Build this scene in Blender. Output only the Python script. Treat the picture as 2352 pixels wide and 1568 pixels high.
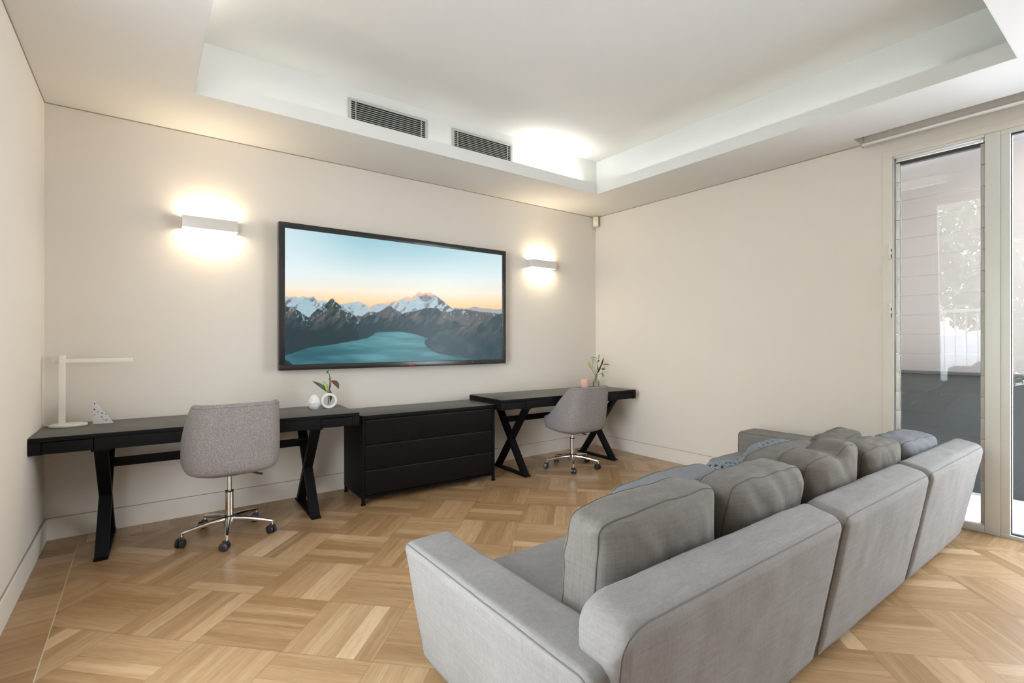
import bpy, bmesh, math, random
import numpy as np
from mathutils import Vector, Matrix, noise
for o in list(bpy.data.objects): bpy.data.objects.remove(o)
random.seed(7)
S = bpy.context.scene
COL = S.collection
PI = math.pi
# ------------------------------------------------------------------ camera
cam_d = bpy.data.cameras.new('camera'); cam = bpy.data.objects.new('camera', cam_d); COL.objects.link(cam)
cam_d.sensor_width = 36; cam_d.lens = 1143/2352*36
cam_d.clip_start = .02
cam.location = (0, 0, 1.25); cam.rotation_euler = (PI/2, 0, -math.radians(36.512))
S.camera = cam
# ------------------------------------------------------------------ exposure
vs = S.view_settings
vs.view_transform = 'Standard'; vs.look = 'None'; vs.gamma = 1; vs.use_curve_mapping = False
vs.exposure = 1.36
# ------------------------------------------------------------------ daylight
W = bpy.data.worlds.new('daylight'); S.world = W; W.use_nodes = True
WT = W.node_tree; bg = WT.nodes['Background']
geo = WT.nodes.new('ShaderNodeTexCoord'); sep = WT.nodes.new('ShaderNodeSeparateXYZ'); WT.links.new(geo.outputs['Generated'], sep.inputs[0])
ramp = WT.nodes.new('ShaderNodeValToRGB'); WT.links.new(sep.outputs['Z'], ramp.inputs[0])
ramp.color_ramp.elements[0].position = 0.0; ramp.color_ramp.elements[0].color = (.93, .95, 1, 1)
ramp.color_ramp.elements[1].position = 0.9; ramp.color_ramp.elements[1].color = (.72, .84, 1, 1)
WT.links.new(ramp.outputs[0], bg.inputs[0]); bg.inputs[1].default_value = 7.5

def portal(name, loc, rot, sx, sy):
    l = bpy.data.lights.new(name, 'AREA'); l.shape = 'RECTANGLE'; l.size = sx; l.size_y = sy
    l.cycles.is_portal = True
    o = bpy.data.objects.new(name, l); COL.objects.link(o); o.location = loc; o.rotation_euler = rot
# ------------------------------------------------------------------ node helpers
class NT:
    def __init__(s, name):
        s.m = bpy.data.materials.new(name); s.m.use_nodes = True; s.t = s.m.node_tree
        s.b = s.t.nodes['Principled BSDF']; s.out = s.t.nodes['Material Output']
    def n(s, typ, **k):
        x = s.t.nodes.new(typ)
        for a, v in k.items(): setattr(x, a, v)
        return x
    def put(s, sock, v):
        if v is None: return
        if hasattr(v, 'is_output') or hasattr(v, 'links'): s.t.links.new(v, sock)
        else: sock.default_value = v
    def M(s, op, a, b=None, c=None, clamp=False):
        x = s.n('ShaderNodeMath', operation=op); x.use_clamp = clamp
        s.put(x.inputs[0], a)
        if b is not None: s.put(x.inputs[1], b)
        if c is not None: s.put(x.inputs[2], c)
        return x.outputs[0]
    def mix(s, f, a, b, typ='MIX'):
        x = s.n('ShaderNodeMix', data_type='RGBA', blend_type=typ)
        s.put(x.inputs[0], f); s.put(x.inputs[6], a); s.put(x.inputs[7], b)
        return x.outputs[2]
    def mixf(s, f, a, b):
        x = s.n('ShaderNodeMix', data_type='FLOAT')
        s.put(x.inputs[0], f); s.put(x.inputs[2], a); s.put(x.inputs[3], b)
        return x.outputs[0]
    def ramp(s, f, stops):
        x = s.n('ShaderNodeValToRGB'); s.put(x.inputs[0], f); e = x.color_ramp.elements
        while len(e) < len(stops): e.new(.5)
        for i, (p, c) in enumerate(stops): e[i].position = p; e[i].color = (*c, 1)
        return x.outputs[0]
    def noise(s, vec, scale, detail=2, rough=.5, dim='3D'):
        x = s.n('ShaderNodeTexNoise', noise_dimensions=dim); s.put(x.inputs['Vector'], vec)
        x.inputs['Scale'].default_value = scale; x.inputs['Detail'].default_value = detail; x.inputs['Roughness'].default_value = rough
        return x.outputs['Fac']
    def comb(s, x_, y_, z_=0.):
        x = s.n('ShaderNodeCombineXYZ'); s.put(x.inputs[0], x_); s.put(x.inputs[1], y_); s.put(x.inputs[2], z_)
        return x.outputs[0]
    def sep(s, v):
        x = s.n('ShaderNodeSeparateXYZ'); s.put(x.inputs[0], v); return x.outputs
    def obj(s): return s.n('ShaderNodeTexCoord').outputs['Object']
    def pos(s): return s.n('ShaderNodeNewGeometry').outputs['Position']
    def scale(s, v, xyz):
        x = s.n('ShaderNodeVectorMath', operation='MULTIPLY'); s.put(x.inputs[0], v); x.inputs[1].default_value = xyz
        return x.outputs[0]
    def bump(s, h, strength, dist=.002):
        x = s.n('ShaderNodeBump'); s.put(x.inputs['Height'], h); x.inputs['Strength'].default_value = strength; x.inputs['Distance'].default_value = dist
        s.t.links.new(x.outputs[0], s.b.inputs['Normal'])
    def set(s, col=None, rough=None, metal=None, spec=None, coat=None, sheen=None):
        if col is not None: s.put(s.b.inputs['Base Color'], col if hasattr(col, 'links') else (*col, 1))
        for k, v in (('Roughness', rough), ('Metallic', metal), ('Specular IOR Level', spec), ('Coat Weight', coat), ('Sheen Weight', sheen)):
            if v is not None: s.put(s.b.inputs[k], v)
        return s.m

def plain(name, col, rough=.5, metal=0., spec=.5, grain=.04, gs=60, bump=0.):
    t = NT(name); f = t.noise(t.obj(), gs, 3)
    c = t.mix(t.M('MULTIPLY', f, 1.0), tuple(x*(1-grain) for x in col)+(1,), tuple(min(1, x*(1+grain)) for x in col)+(1,))
    t.set(c, rough, metal, spec)
    if bump: t.bump(f, bump, .001)
    return t.m

def emis(name, col, strength):
    t = NT(name); e = t.n('ShaderNodeEmission'); e.inputs[0].default_value = (*col, 1); e.inputs[1].default_value = strength
    t.t.links.new(e.outputs[0], t.out.inputs[0]); return t.m

def glass(name, tint, ior=1.5, rough=0.0, gain=1.0):
    t = NT(name); tr = t.n('ShaderNodeBsdfTransparent'); tr.inputs[0].default_value = (*tint, 1)
    gl = t.n('ShaderNodeBsdfGlossy'); gl.inputs['Roughness'].default_value = rough
    fr = t.n('ShaderNodeFresnel'); fr.inputs[0].default_value = ior
    mx = t.n('ShaderNodeMixShader'); t.t.links.new(t.M('MULTIPLY', fr.outputs[0], gain, clamp=True), mx.inputs[0])
    t.t.links.new(tr.outputs[0], mx.inputs[1]); t.t.links.new(gl.outputs[0], mx.inputs[2]); t.t.links.new(mx.outputs[0], t.out.inputs[0])
    return t.m

def fabric(name, c1, c2, weave=900., slub=True, bump=.25, sheen=.04):
    t = NT(name); o = t.obj()
    a = t.noise(t.scale(o, (1, 1, .06)), weave, 2); b = t.noise(t.scale(o, (.06, .06, 1)), weave, 2)
    w = t.M('MULTIPLY', t.M('ADD', a, b), .5)
    s1 = t.noise(t.scale(o, (1, 1, .05)), 140, 3, .7); s2 = t.noise(t.scale(o, (.05, .05, 1)), 140, 3, .7)
    sl = t.M('MULTIPLY', t.M('ADD', s1, s2), .5)
    big = t.noise(o, 3.0, 3)
    f = t.M('ADD', t.M('MULTIPLY', w, .5), t.M('ADD', t.M('MULTIPLY', sl, .75), t.M('MULTIPLY', big, .25)))
    f = t.M('MULTIPLY', t.M('SUBTRACT', f, .45), 1.65, clamp=True)
    t.set(t.mix(f, (*c1, 1), (*c2, 1)), .9, 0., .15, sheen=sheen)
    t.bump(t.M('ADD', w, t.M('MULTIPLY', sl, 1.0)), bump, .0025)
    return t.m

# ------------------------------------------------------------------ materials
def wall_mat(name, col):
    t = NT(name); p = t.pos(); f = t.noise(p, 2.0, 3); g = t.noise(p, 180, 2)
    t.set(t.mix(f, tuple(x*.985 for x in col)+(1,), tuple(x*1.015 for x in col)+(1,)), .75, 0, .25); t.bump(g, .05, .001); return t.m
M_wall = wall_mat('wall_paint', (.735, .68, .605))
M_ceil = wall_mat('ceiling_paint', (.755, .73, .69))
M_cove = wall_mat('cove_paint', (.715, .715, .68))
M_base = wall_mat('skirting_paint', (.735, .675, .60))
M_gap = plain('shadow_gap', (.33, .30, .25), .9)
M_black = plain('black_metal', (.003, .003, .0035), .55, 0, .14, .2, 40)
M_dkwood = plain('black_stained_timber', (.0045, .0045, .005), .55, 0, .14, .25, 30)
M_topsheen = plain('black_top_sheen', (.075, .071, .064), .40, 0, .6, .15, 50, .03)  # grey base colour paints in the sheen on the black tops
M_drawer = plain('dark_drawer_front', (.0045, .0035, .0028), .55, 0, .14, .2, 40)
M_edge = plain('bronze_drawer_lip', (.055, .04, .028), .35, .4, .5)
M_chrome = plain('chrome', (.82, .81, .79), .12, 1.0, .5, .01)
M_plastic = plain('black_plastic', (.018, .018, .02), .4)
M_wheel = plain('caster_tread', (.05, .05, .06), .5)
M_alu = plain('window_aluminium', (.67, .665, .62), .45, .15, .5, .03)
M_aludk = plain('louvre_clip', (.44, .41, .37), .5, .1)
M_gasket = plain('glazing_gasket', (.04, .04, .045), .6)
M_sconce = plain('brushed_nickel', (.72, .70, .66), .38, .35, .5, .02)
M_white = plain('white_enamel', (.78, .75, .69), .35)
M_cer = plain('white_ceramic', (.80, .79, .77), .35, 0, .5, .02)
M_vent = plain('vent_metal', (.50, .51, .48), .4, .3)
M_ventdk = plain('duct_black', (.008, .01, .008), .9)
M_pink = plain('pink_candle_glass', (.80, .50, .41), .25, 0, .6, .03)
M_tvf = plain('television_bezel', (.018, .018, .019), .22, 0, .6, .1)
M_glass = glass('clear_glass', (.985, .995, .985), 1.5, 0, .5)
M_louvre = glass('louvre_glass', (.93, .94, .93), 1.5, 0, .8)
M_vase = glass('vase_glass', (.975, .985, .98), 1.3, .02, .7)
M_sofa = fabric('grey_linen', (.142, .129, .119), (.262, .248, .236))
M_cush = fabric('grey_cushion_linen', (.092, .081, .071), (.178, .161, .144), 800, True, .3)
M_cushb = fabric('blue_grey_cushion_linen', (.108, .108, .115), (.18, .181, .190), 800, True, .3)
M_cushbr = fabric('taupe_cushion_linen', (.088, .074, .060), (.15, .130, .108), 800, True, .3)
M_pipe = plain('piping_cord', (.062, .056, .05), .9)
M_pipes = plain('sofa_piping', (.115, .107, .10), .9)
M_green = plain('dark_green_leaf', (.035, .075, .02), .4, 0, .5, .3, 90)
M_brown = plain('russet_leaf', (.13, .045, .018), .5, 0, .5, .3, 90)
M_bud = plain('pale_lily_bud', (.42, .47, .14), .5, 0, .4, .2, 60)
M_stem = plain('plant_stem', (.10, .13, .04), .6)
def mk_boucle():
    t = NT('boucle_fabric'); o = t.obj()
    v = t.n('ShaderNodeTexVoronoi'); t.put(v.inputs['Vector'], o); v.inputs['Scale'].default_value = 170
    f = t.noise(o, 210, 3, .7)
    c = t.ramp(f, [(.30, (.19, .165, .155)), (.52, (.28, .25, .24)), (.70, (.47, .435, .42))])
    t.set(c, .95, 0, .1, sheen=.1)
    t.bump(t.M('ADD', f, t.M('MULTIPLY', v.outputs['Distance'], -.6)), .9, .006); return t.m
M_boucle = mk_boucle()
M_welt = plain('boucle_welt', (.17, .148, .14), .9)
def mk_knit():
    t = NT('chunky_knit_wool'); o = t.obj(); f = t.noise(o, 120, 3, .6)
    pos = t.sep(t.pos())
    k = t.n('ShaderNodeMapRange'); t.put(k.inputs[0], t.M('ADD', pos[0], t.M('MULTIPLY', t.noise(o, 9, 1), .12))); k.inputs[1].default_value = 2.58; k.inputs[2].default_value = 2.61
    gcol = t.mix(f, (.115, .135, .15, 1), (.27, .30, .32, 1)); bcol = t.mix(f, (.09, .135, .19, 1), (.17, .235, .31, 1))
    t.set(t.mix(k.outputs[0], bcol, gcol), .95, 0, .1, sheen=.1); t.bump(f, .5, .003); return t.m
M_knit = mk_knit()
M_knitgap = plain('knit_gap_shade', (.045, .05, .055), .95, 0, .1)  # near-black backing paints the shade in the gaps between stitches
def mk_terrazzo():
    t = NT('terrazzo'); o = t.obj(); v = t.n('ShaderNodeTexVoronoi'); t.put(v.inputs['Vector'], o); v.inputs['Scale'].default_value = 110
    dn = t.sep(v.outputs['Color'])
    chip = t.M('MULTIPLY', t.M('LESS_THAN', v.outputs['Distance'], t.M('MULTIPLY', dn[1], .55)), t.M('GREATER_THAN', dn[0], .55))
    cc = t.ramp(dn[2], [(0, (.03, .03, .03)), (.55, (.12, .11, .10)), (1, (.45, .43, .40))])
    t.set(t.mix(chip, (.70, .68, .66, 1), cc), .5); return t.m
M_terr = mk_terrazzo()
def mk_marble():
    t = NT('speckled_white_marble'); o = t.obj(); f = t.noise(o, 45, 5, .7)
    t.set(t.ramp(f, [(.35, (.66, .65, .63)), (.55, (.8, .79, .76)), (1, (.85, .84, .81))]), .3); return t.m
M_marb = mk_marble()

def mk_parquet():
    t = NT('oak_parquet'); P = t.sep(t.pos()); x, y = P[0], P[1]
    px = t.M('DIVIDE', t.M('SUBTRACT', x, .17), .547); py = t.M('DIVIDE', t.M('SUBTRACT', y, 3.014), .564)
    u = t.M('ADD', px, py); v = t.M('SUBTRACT', px, py)
    cu = t.M('FLOOR', u); cv = t.M('FLOOR', v); fu = t.M('SUBTRACT', u, cu); fv = t.M('SUBTRACT', v, cv)
    par = t.M('FLOORED_MODULO', t.M('ADD', cu, cv), 2.0)         # odd: strips run along u
    al = t.mixf(par, fv, fu); ac = t.mixf(par, fu, fv)
    s5 = t.M('MULTIPLY', ac, 5.0); sid = t.M('FLOOR', s5); sf = t.M('SUBTRACT', s5, sid)
    # border boards (run square to the walls)
    lft = t.M('LESS_THAN', x, -.325); rgt = t.M('GREATER_THAN', x, 4.17); bck = t.M('GREATER_THAN', y, 4.07)
    bx = t.M('MAXIMUM', lft, rgt); bor = t.M('MAXIMUM', bx, bck)
    bal = t.mixf(bx, y, x); bac = t.mixf(bx, x, y)
    b5 = t.M('DIVIDE', bac, .145); bid = t.M('FLOOR', b5); bf = t.M('SUBTRACT', b5, bid)
    ALm = t.mixf(bor, t.M('MULTIPLY', al, .39), bal); SF = t.mixf(bor, sf, bf)
    key = t.comb(t.mixf(bor, t.M('MULTIPLY', cu, 1.37), bid), t.mixf(bor, t.M('MULTIPLY', cv, 2.11), 31.0), t.mixf(bor, t.M('MULTIPLY', sid, 3.7), 5.0))
    wn = t.n('ShaderNodeTexWhiteNoise', noise_dimensions='3D'); t.put(wn.inputs['Vector'], key)
    R = t.sep(wn.outputs['Color'])
    # grain: stretched along the board
    acm = t.mixf(bor, t.M('MULTIPLY', ac, .39), bac)
    gv = t.comb(t.M('ADD', t.M('MULTIPLY', ALm, 1.0), t.M('MULTIPLY', R[0], 37.0)), t.M('ADD', t.M('MULTIPLY', acm, 9.0), t.M('MULTIPLY', R[1], 53.0)), 0.)
    wob = t.noise(gv, 2.2, 3, .6)
    ring = t.M('SINE', t.M('ADD', t.M('MULTIPLY', wob, 34.0), t.M('MULTIPLY', acm, 40.0)))
    g2 = t.noise(t.comb(t.M('MULTIPLY', ALm, 5.0), t.M('MULTIPLY', acm, 260.0), R[2]), 1.0, 3, .6)
    base = t.ramp(R[2], [(0, (.325, .196, .092)), (.35, (.375, .236, .118)), (.7, (.43, .28, .148)), (.93, (.49, .335, .19)), (1, (.60, .44, .28))])
    k1 = t.M('MULTIPLY', t.M('ADD', ring, 1.0), .5)
    c = t.mix(t.M('MULTIPLY', k1, .26), base, t.mix(1.0, base, (.66, .50, .34, 1), 'MULTIPLY'))
    c = t.mix(t.M('MULTIPLY', g2, .5), c, t.mix(1.0, c, (.80, .70, .58, 1), 'MULTIPLY'))
    # sap streaks
    st = t.M('MULTIPLY', t.M('MULTIPLY', t.M('SUBTRACT', t.noise(t.comb(t.M('ADD', t.M('MULTIPLY', ALm, .8), t.M('MULTIPLY', R[0], 41.0)), t.M('MULTIPLY', acm, 22.0), R[1]), 1.0, 2, .5), .52), 5.0, clamp=True), .30)
    c = t.mix(st, c, (.60, .44, .27, 1))
    # joints
    def jw(f, w): return t.M('MAXIMUM', t.M('LESS_THAN', f, w), t.M('GREATER_THAN', f, 1-w))
    j = t.M('MAXIMUM', jw(sf, .011), t.M('MAXIMUM', jw(fu, .0035), jw(fv, .0035)))
    j = t.mixf(bor, j, jw(bf, .006))
    c = t.mix(t.M('MULTIPLY', j, .62), c, (.16, .085, .04, 1))
    inl = t.M('MAXIMUM', t.M('LESS_THAN', t.M('ABSOLUTE', t.M('SUBTRACT', x, -.325)), .0022), t.M('LESS_THAN', t.M('ABSOLUTE', t.M('SUBTRACT', x, 4.17)), .0015))
    inl = t.M('MULTIPLY', inl, t.M('LESS_THAN', y, 4.07))
    c = t.mix(t.M('MULTIPLY', inl, .7), c, (.60, .55, .42, 1))
    t.set(c, t.M('ADD', .23, t.M('MULTIPLY', g2, .12)), 0, .45)
    t.bump(t.M('SUBTRACT', t.M('MULTIPLY', g2, .15), j), .12, .001)
    return t.m
M_floor = mk_parquet()
def mk_paving():
    t = NT('pale_paving'); P = t.sep(t.pos())
    a = t.M('FRACT', t.M('DIVIDE', P[0], .6)); b = t.M('FRACT', t.M('DIVIDE', P[1], .6))
    j = t.M('MAXIMUM', t.M('LESS_THAN', a, .012), t.M('LESS_THAN', b, .012))
    t.set(t.mix(j, t.mix(t.noise(t.pos(), 8, 4), (.52, .54, .58, 1), (.66, .68, .72, 1)), (.30, .31, .33, 1)), .6); return t.m
M_pav = mk_paving()
M_render = wall_mat('rendered_wall', (.27, .238, .222))
M_fence = plain('dark_grey_cladding', (.045, .046, .043), .7, 0, .2, .04, 20)
M_ofol = plain('sunlit_leaf', (.42, .45, .30), .5, 0, .5, .4, 14)
M_bark = plain('bark', (.12, .09, .07), .9)
M_brick = plain('timber_cladding', (.50, .40, .32), .8, 0, .3, .2, 6)

# ------------------------------------------------------------------ object helpers
def empty(name, loc=(0, 0, 0), rz=0., label=None, cat=None, group=None, kind=None):
    o = bpy.data.objects.new(name, None); COL.objects.link(o); o.location = loc; o.rotation_euler = (0, 0, rz)
    o.empty_display_size = .05
    return tag(o, label, cat, group, kind)
def tag(o, label=None, cat=None, group=None, kind=None):
    if label: o['label'] = label
    if cat: o['category'] = cat
    if group: o['group'] = group
    if kind: o['kind'] = kind
    return o
class MB:
    def __init__(s): s.v = []; s.f = []
    def add(s, vs, fs):
        b = len(s.v); s.v += [tuple(p) for p in vs]; s.f += [tuple(i+b for i in f) for f in fs]; return s
    def box(s, x0, x1, y0, y1, z0, z1):
        v = [(x, y, z) for z in (z0, z1) for y in (y0, y1) for x in (x0, x1)]
        return s.add(v, [(0, 2, 3, 1), (4, 5, 7, 6), (0, 1, 5, 4), (2, 6, 7, 3), (0, 4, 6, 2), (1, 3, 7, 5)])
    def rbox(s, x0, x1, y0, y1, z0, z1, r=.004, k=2, f=None, n=(1, 1, 1)):
        c = ((x0+x1)/2, (y0+y1)/2, (z0+z1)/2); h = ((x1-x0)/2, (y1-y0)/2, (z1-z0)/2)
        r = min(r, min(h)*.98)
        g = (lambda p: (p[0]+c[0], p[1]+c[1], p[2]+c[2])) if f is None else (lambda p: f((p[0]+c[0], p[1]+c[1], p[2]+c[2])))
        v, fs = rgrid(h, r, k, n, g); return s.add(v, fs)
    def cyl(s, p0, p1, r0, r1=None, n=16, caps=True):
        r1 = r0 if r1 is None else r1
        p0 = Vector(p0); p1 = Vector(p1); d = (p1-p0).normalized(); a = d.orthogonal().normalized(); b = d.cross(a)
        v = []; f = []
        for p, r in ((p0, r0), (p1, r1)):
            for i in range(n):
                t = 2*PI*i/n; v.append(p+a*(r*math.cos(t))+b*(r*math.sin(t)))
        for i in range(n): f.append((i, (i+1) % n, n+(i+1) % n, n+i))
        if caps: f.append(tuple(reversed(range(n)))); f.append(tuple(range(n, 2*n)))
        return s.add(v, f)
    def tube(s, path, r, n=8, closed=False, caps=True):
        P = [Vector(p) for p in path]; m = len(P); rr = r if isinstance(r, (list, tuple)) else [r]*m
        v = []; f = []; a = None
        for i in range(m):
            if closed: d = (P[(i+1) % m]-P[i-1]).normalized()
            else: d = (P[min(i+1, m-1)]-P[max(i-1, 0)]).normalized()
            if a is None: a = d.orthogonal().normalized()
            else:
                a = (a-d*a.dot(d))
                a = a.normalized() if a.length > 1e-6 else d.orthogonal().normalized()
            b = d.cross(a)
            for k in range(n):
                t = 2*PI*k/n; v.append(P[i]+a*(rr[i]*math.cos(t))+b*(rr[i]*math.sin(t)))
        for i in range(m if closed else m-1):
            j = (i+1) % m
            for k in range(n): f.append((i*n+k, i*n+(k+1) % n, j*n+(k+1) % n, j*n+k))
        if not closed and caps: f.append(tuple(reversed(range(n)))); f.append(tuple(range((m-1)*n, m*n)))
        return s.add(v, f)
    def lathe(s, prof, c=(0, 0, 0), n=32):
        v = []; f = []; m = len(prof)
        for r, z in prof:
            for k in range(n):
                t = 2*PI*k/n; v.append((c[0]+r*math.cos(t), c[1]+r*math.sin(t), c[2]+z))
        for i in range(m-1):
            for k in range(n): f.append((i*n+k, i*n+(k+1) % n, (i+1)*n+(k+1) % n, (i+1)*n+k))
        return s.add(v, f)
    def prism(s, poly, axis, a, b):     # poly of 2d points, extruded along an axis from a to b
        n = len(poly)
        def P(q, t): return {'x': (t, q[0], q[1]), 'y': (q[0], t, q[1]), 'z': (q[0], q[1], t)}[axis]
        v = [P(q, a) for q in poly]+[P(q, b) for q in poly]
        f = [tuple(range(n)), tuple(reversed(range(n, 2*n)))]+[(i, n+i, n+(i+1) % n, (i+1) % n) for i in range(n)]
        return s.add(v, f)
    def build(s, name, mat, parent=None, smooth=True, ang=35, label=None, loc=None, kind=None):
        me = bpy.data.meshes.new(name); me.from_pydata(s.v, [], s.f); me.validate()
        bm = bmesh.new(); bm.from_mesh(me)
        if len(bm.verts) < 60000: bmesh.ops.remove_doubles(bm, verts=bm.verts, dist=1e-6)
        bmesh.ops.recalc_face_normals(bm, faces=bm.faces)
        bm.to_mesh(me); bm.free()
        me.materials.append(mat)
        if smooth:
            me.shade_smooth(); me.set_sharp_from_angle(angle=math.radians(ang))
        o = bpy.data.objects.new(name, me); COL.objects.link(o)
        if parent: o.parent = parent
        if loc: o.location = loc
        if label: o['label'] = label
        if kind: o['kind'] = kind
        return o
def axis_pts(h, r, k, n):
    a = [(h-r)+r*math.tan(PI/4*j/k) for j in range(k+1)]
    mid = [-(h-r)+2*(h-r)*i/n for i in range(1, n)] if h-r > 1e-6 else []
    return [-x for x in reversed(a)]+mid+a
def rpoint(p, h, r):
    q = [max(-(h[i]-r), min(h[i]-r, p[i])) for i in range(3)]
    d = [p[i]-q[i] for i in range(3)]; L = math.sqrt(sum(x*x for x in d)) or 1
    return tuple(q[i]+r*d[i]/L for i in range(3))
def rgrid(h, r, k, n, f):
    A = [axis_pts(h[i], r, k, n[i]) for i in range(3)]; N = [len(a)-1 for a in A]
    idx = {}; v = []; fs = []
    def V(i, j, l):
        t = (i, j, l)
        if t not in idx: idx[t] = len(v); v.append(f(rpoint((A[0][i], A[1][j], A[2][l]), h, r)))
        return idx[t]
    for i in range(N[0]):
        for j in range(N[1]):
            fs.append((V(i, j, 0), V(i, j+1, 0), V(i+1, j+1, 0), V(i+1, j, 0))); l = N[2]
            fs.append((V(i, j, l), V(i+1, j, l), V(i+1, j+1, l), V(i, j+1, l)))
    for i in range(N[0]):
        for l in range(N[2]):
            fs.append((V(i, 0, l), V(i+1, 0, l), V(i+1, 0, l+1), V(i, 0, l+1))); j = N[1]
            fs.append((V(i, j, l), V(i, j, l+1), V(i+1, j, l+1), V(i+1, j, l)))
    for j in range(N[1]):
        for l in range(N[2]):
            fs.append((V(0, j, l), V(0, j, l+1), V(0, j+1, l+1), V(0, j+1, l))); i = N[0]
            fs.append((V(i, j, l), V(i, j+1, l), V(i, j+1, l+1), V(i, j, l+1)))
    return v, fs
def struct(name, mb, mat, parent=None, **k):
    o = mb.build(name, mat, parent, **k)
    if parent is None: o['kind'] = 'structure'
    return o

# ================================================================== ROOM
XL, XR, YB, YF = -.5, 4.41, 4.25, -2.6
ZC, ZU = 2.75, 3.19
struct('floor', MB().box(XL-.1, XR+.02, YF-.1, YB+.1, -.12, 0), M_floor, smooth=False)
struct('wall_back', MB().box(XL-.12, XR+.25, YB, YB+.12, 0, 3.3), M_wall, smooth=False)
# left wall with a wide opening beside the camera
LW0, LW1, LZ0, LZ1 = .55, 2.2, .02, 2.70
wl = MB().box(XL-.14, XL, LW1, YB, 0, 3.3).box(XL-.14, XL, YF, LW0, 0, 3.3).box(XL-.14, XL, LW0, LW1, 0, LZ0).box(XL-.14, XL, LW0, LW1, LZ1, 3.3)
struct('wall_left', wl, M_wall, smooth=False)
struct('wall_front', MB().box(XL-.14, XR+.25, YF-.12, YF, 0, 3.3), M_wall, smooth=False)
# right wall with the opening for louvre window and sliding door
RY1, RZ1, RY0 = 1.325, 2.64, -1.5
wr = MB().box(XR, XR+.2, RY1, YB, 0, 3.3).box(XR, XR+.2, YF, RY0, 0, 3.3).box(XR, XR+.2, RY0, RY1, RZ1, 3.3)
struct('wall_right', wr, M_wall, smooth=False)
# ceiling: lower ring, curtain slot by the window, raised tray with cove
TX0, TX1, TY0, TY1 = .24, 3.72, .52, 3.565
cl = MB().box(XL, TX0, YF, YB, ZC, ZC+.10).box(TX0, TX1, TY1, YB, ZC, ZC+.10).box(TX0, TX1, YF, TY0, ZC, ZC+.10)
cl.box(TX1, XR, 1.462, YB, ZC, ZC+.10).box(TX1, 4.243, YF, 1.462, ZC, ZC+.10)
struct('ceiling', cl, M_ceil, smooth=False)
CS = .22
cv = MB()
cx0, cx1, cy0, cy1 = TX0-CS, TX1+CS, TY0-CS, TY1+CS
cv.box(cx0-.08, cx0, cy0-.08, cy1+.08, ZC+.10, ZU).box(cx1, cx1+.08, cy0-.08, cy1+.08, ZC+.10, ZU)
cv.box(cx0, cx1, cy1, cy1+.08, ZC+.10, ZU).box(cx0, cx1, cy0-.08, cy0, ZC+.10, ZU)
struct('ceiling', cv, M_cove, smooth=False)
struct('ceiling', MB().box(XL-.1, XR+.2, YF-.1, YB+.1, ZU, ZU+.1), M_ceil, smooth=False)
# white painted edge of the tray opening
ed = MB().box(TX0, TX1, TY1-.006, TY1, ZC, ZC+.101).box(TX0, TX1, TY0, TY0+.006, ZC, ZC+.101).box(TX0, TX0+.006, TY0, TY1, ZC, ZC+.101).box(TX1-.006, TX1, TY0, TY1, ZC, ZC+.101)
struct('trim_1', ed, M_cove, smooth=False)
# dark shadow line between walls and ceiling
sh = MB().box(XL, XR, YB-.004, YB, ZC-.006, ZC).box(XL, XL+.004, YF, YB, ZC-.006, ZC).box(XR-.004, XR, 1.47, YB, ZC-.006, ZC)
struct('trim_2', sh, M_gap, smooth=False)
# closed curtain slot top
struct('trim_3', MB().box(4.243, XR, YF, 1.462, 2.93, 2.95).box(4.223, 4.243, YF, 1.462, ZC+.1, 2.95), M_wall, smooth=False)
# skirting
BH = .135
def skirt(name, b, g):
    struct(name, b, M_base, smooth=False); 
skirt('baseboard_back', MB().rbox(XL, XR, YB-.012, YB, 0, BH, .003), None)
skirt('baseboard_left', MB().rbox(XL, XL+.012, LW1, YB, 0, BH, .003).rbox(XL, XL+.012, YF, LW0, 0, BH, .003), None)
skirt('baseboard_right', MB().rbox(XR-.012, XR, RY1+.02, YB, 0, BH, .003), None)
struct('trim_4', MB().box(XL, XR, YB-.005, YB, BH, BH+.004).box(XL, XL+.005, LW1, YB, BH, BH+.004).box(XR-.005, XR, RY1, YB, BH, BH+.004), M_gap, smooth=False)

# ------------------------------------------------ louvre window and sliding door in the right wall
w1 = empty('window_1', (XR, 0, 0), kind='structure')
fr = MB()
fr.rbox(0.0, .09, 1.262, 1.325, 0, RZ1, .003).rbox(0., .09, .700, .775, 0, RZ1, .003)           # jamb, post
fr.rbox(0., .09, .775, 1.262, 2.585, RZ1, .003).rbox(0, .09, .775, 1.262, 0, .05, .003)          # head, sill
fr.build('window_frame', M_alu, w1)
fr2 = MB().rbox(-.012, .0, 1.268, 1.330, 0, RZ1+.006, .002).rbox(-.012, .0, RY0, 1.268, 2.60, RZ1+.006, .002)
fr2.build('architrave', M_base, w1)
MB().rbox(.012, .05, .780, 1.255, 2.555, 2.575, .004).build('head_channel', M_chrome, w1)
MB().box(.02, .06, .780, 1.255, 2.535, 2.556).build('head_gasket', M_gasket, w1, smooth=False)
nb = 18; bh = .1385
for side in (1, 0):
    g = MB()
    for i in range(nb):
        z0 = .055+i*bh
        y0, y1 = (1.232, 1.256) if side else (.776, .797)
        g.rbox(.012, .045, y0, y1, z0+.001, z0+bh-.001, .003, 1)
    g.build('blade_clip_channel', M_alu if side else M_aludk, w1)
for i in range(nb):
    z0 = .055+i*bh
    b = MB(); b.prism([(.030, z0-.001), (.036, z0-.001), (.0275, z0+bh+.003), (.0215, z0+bh+.003)], 'y', .799, 1.230)
    # prism along y uses (x, z)
    b.build('louvre_blade', M_louvre, w1, smooth=False)
MB().box(.017, .022, 1.2285, 1.2315, .055, 2.55).build('blade_seal', M_gasket, w1, smooth=False)
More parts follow.
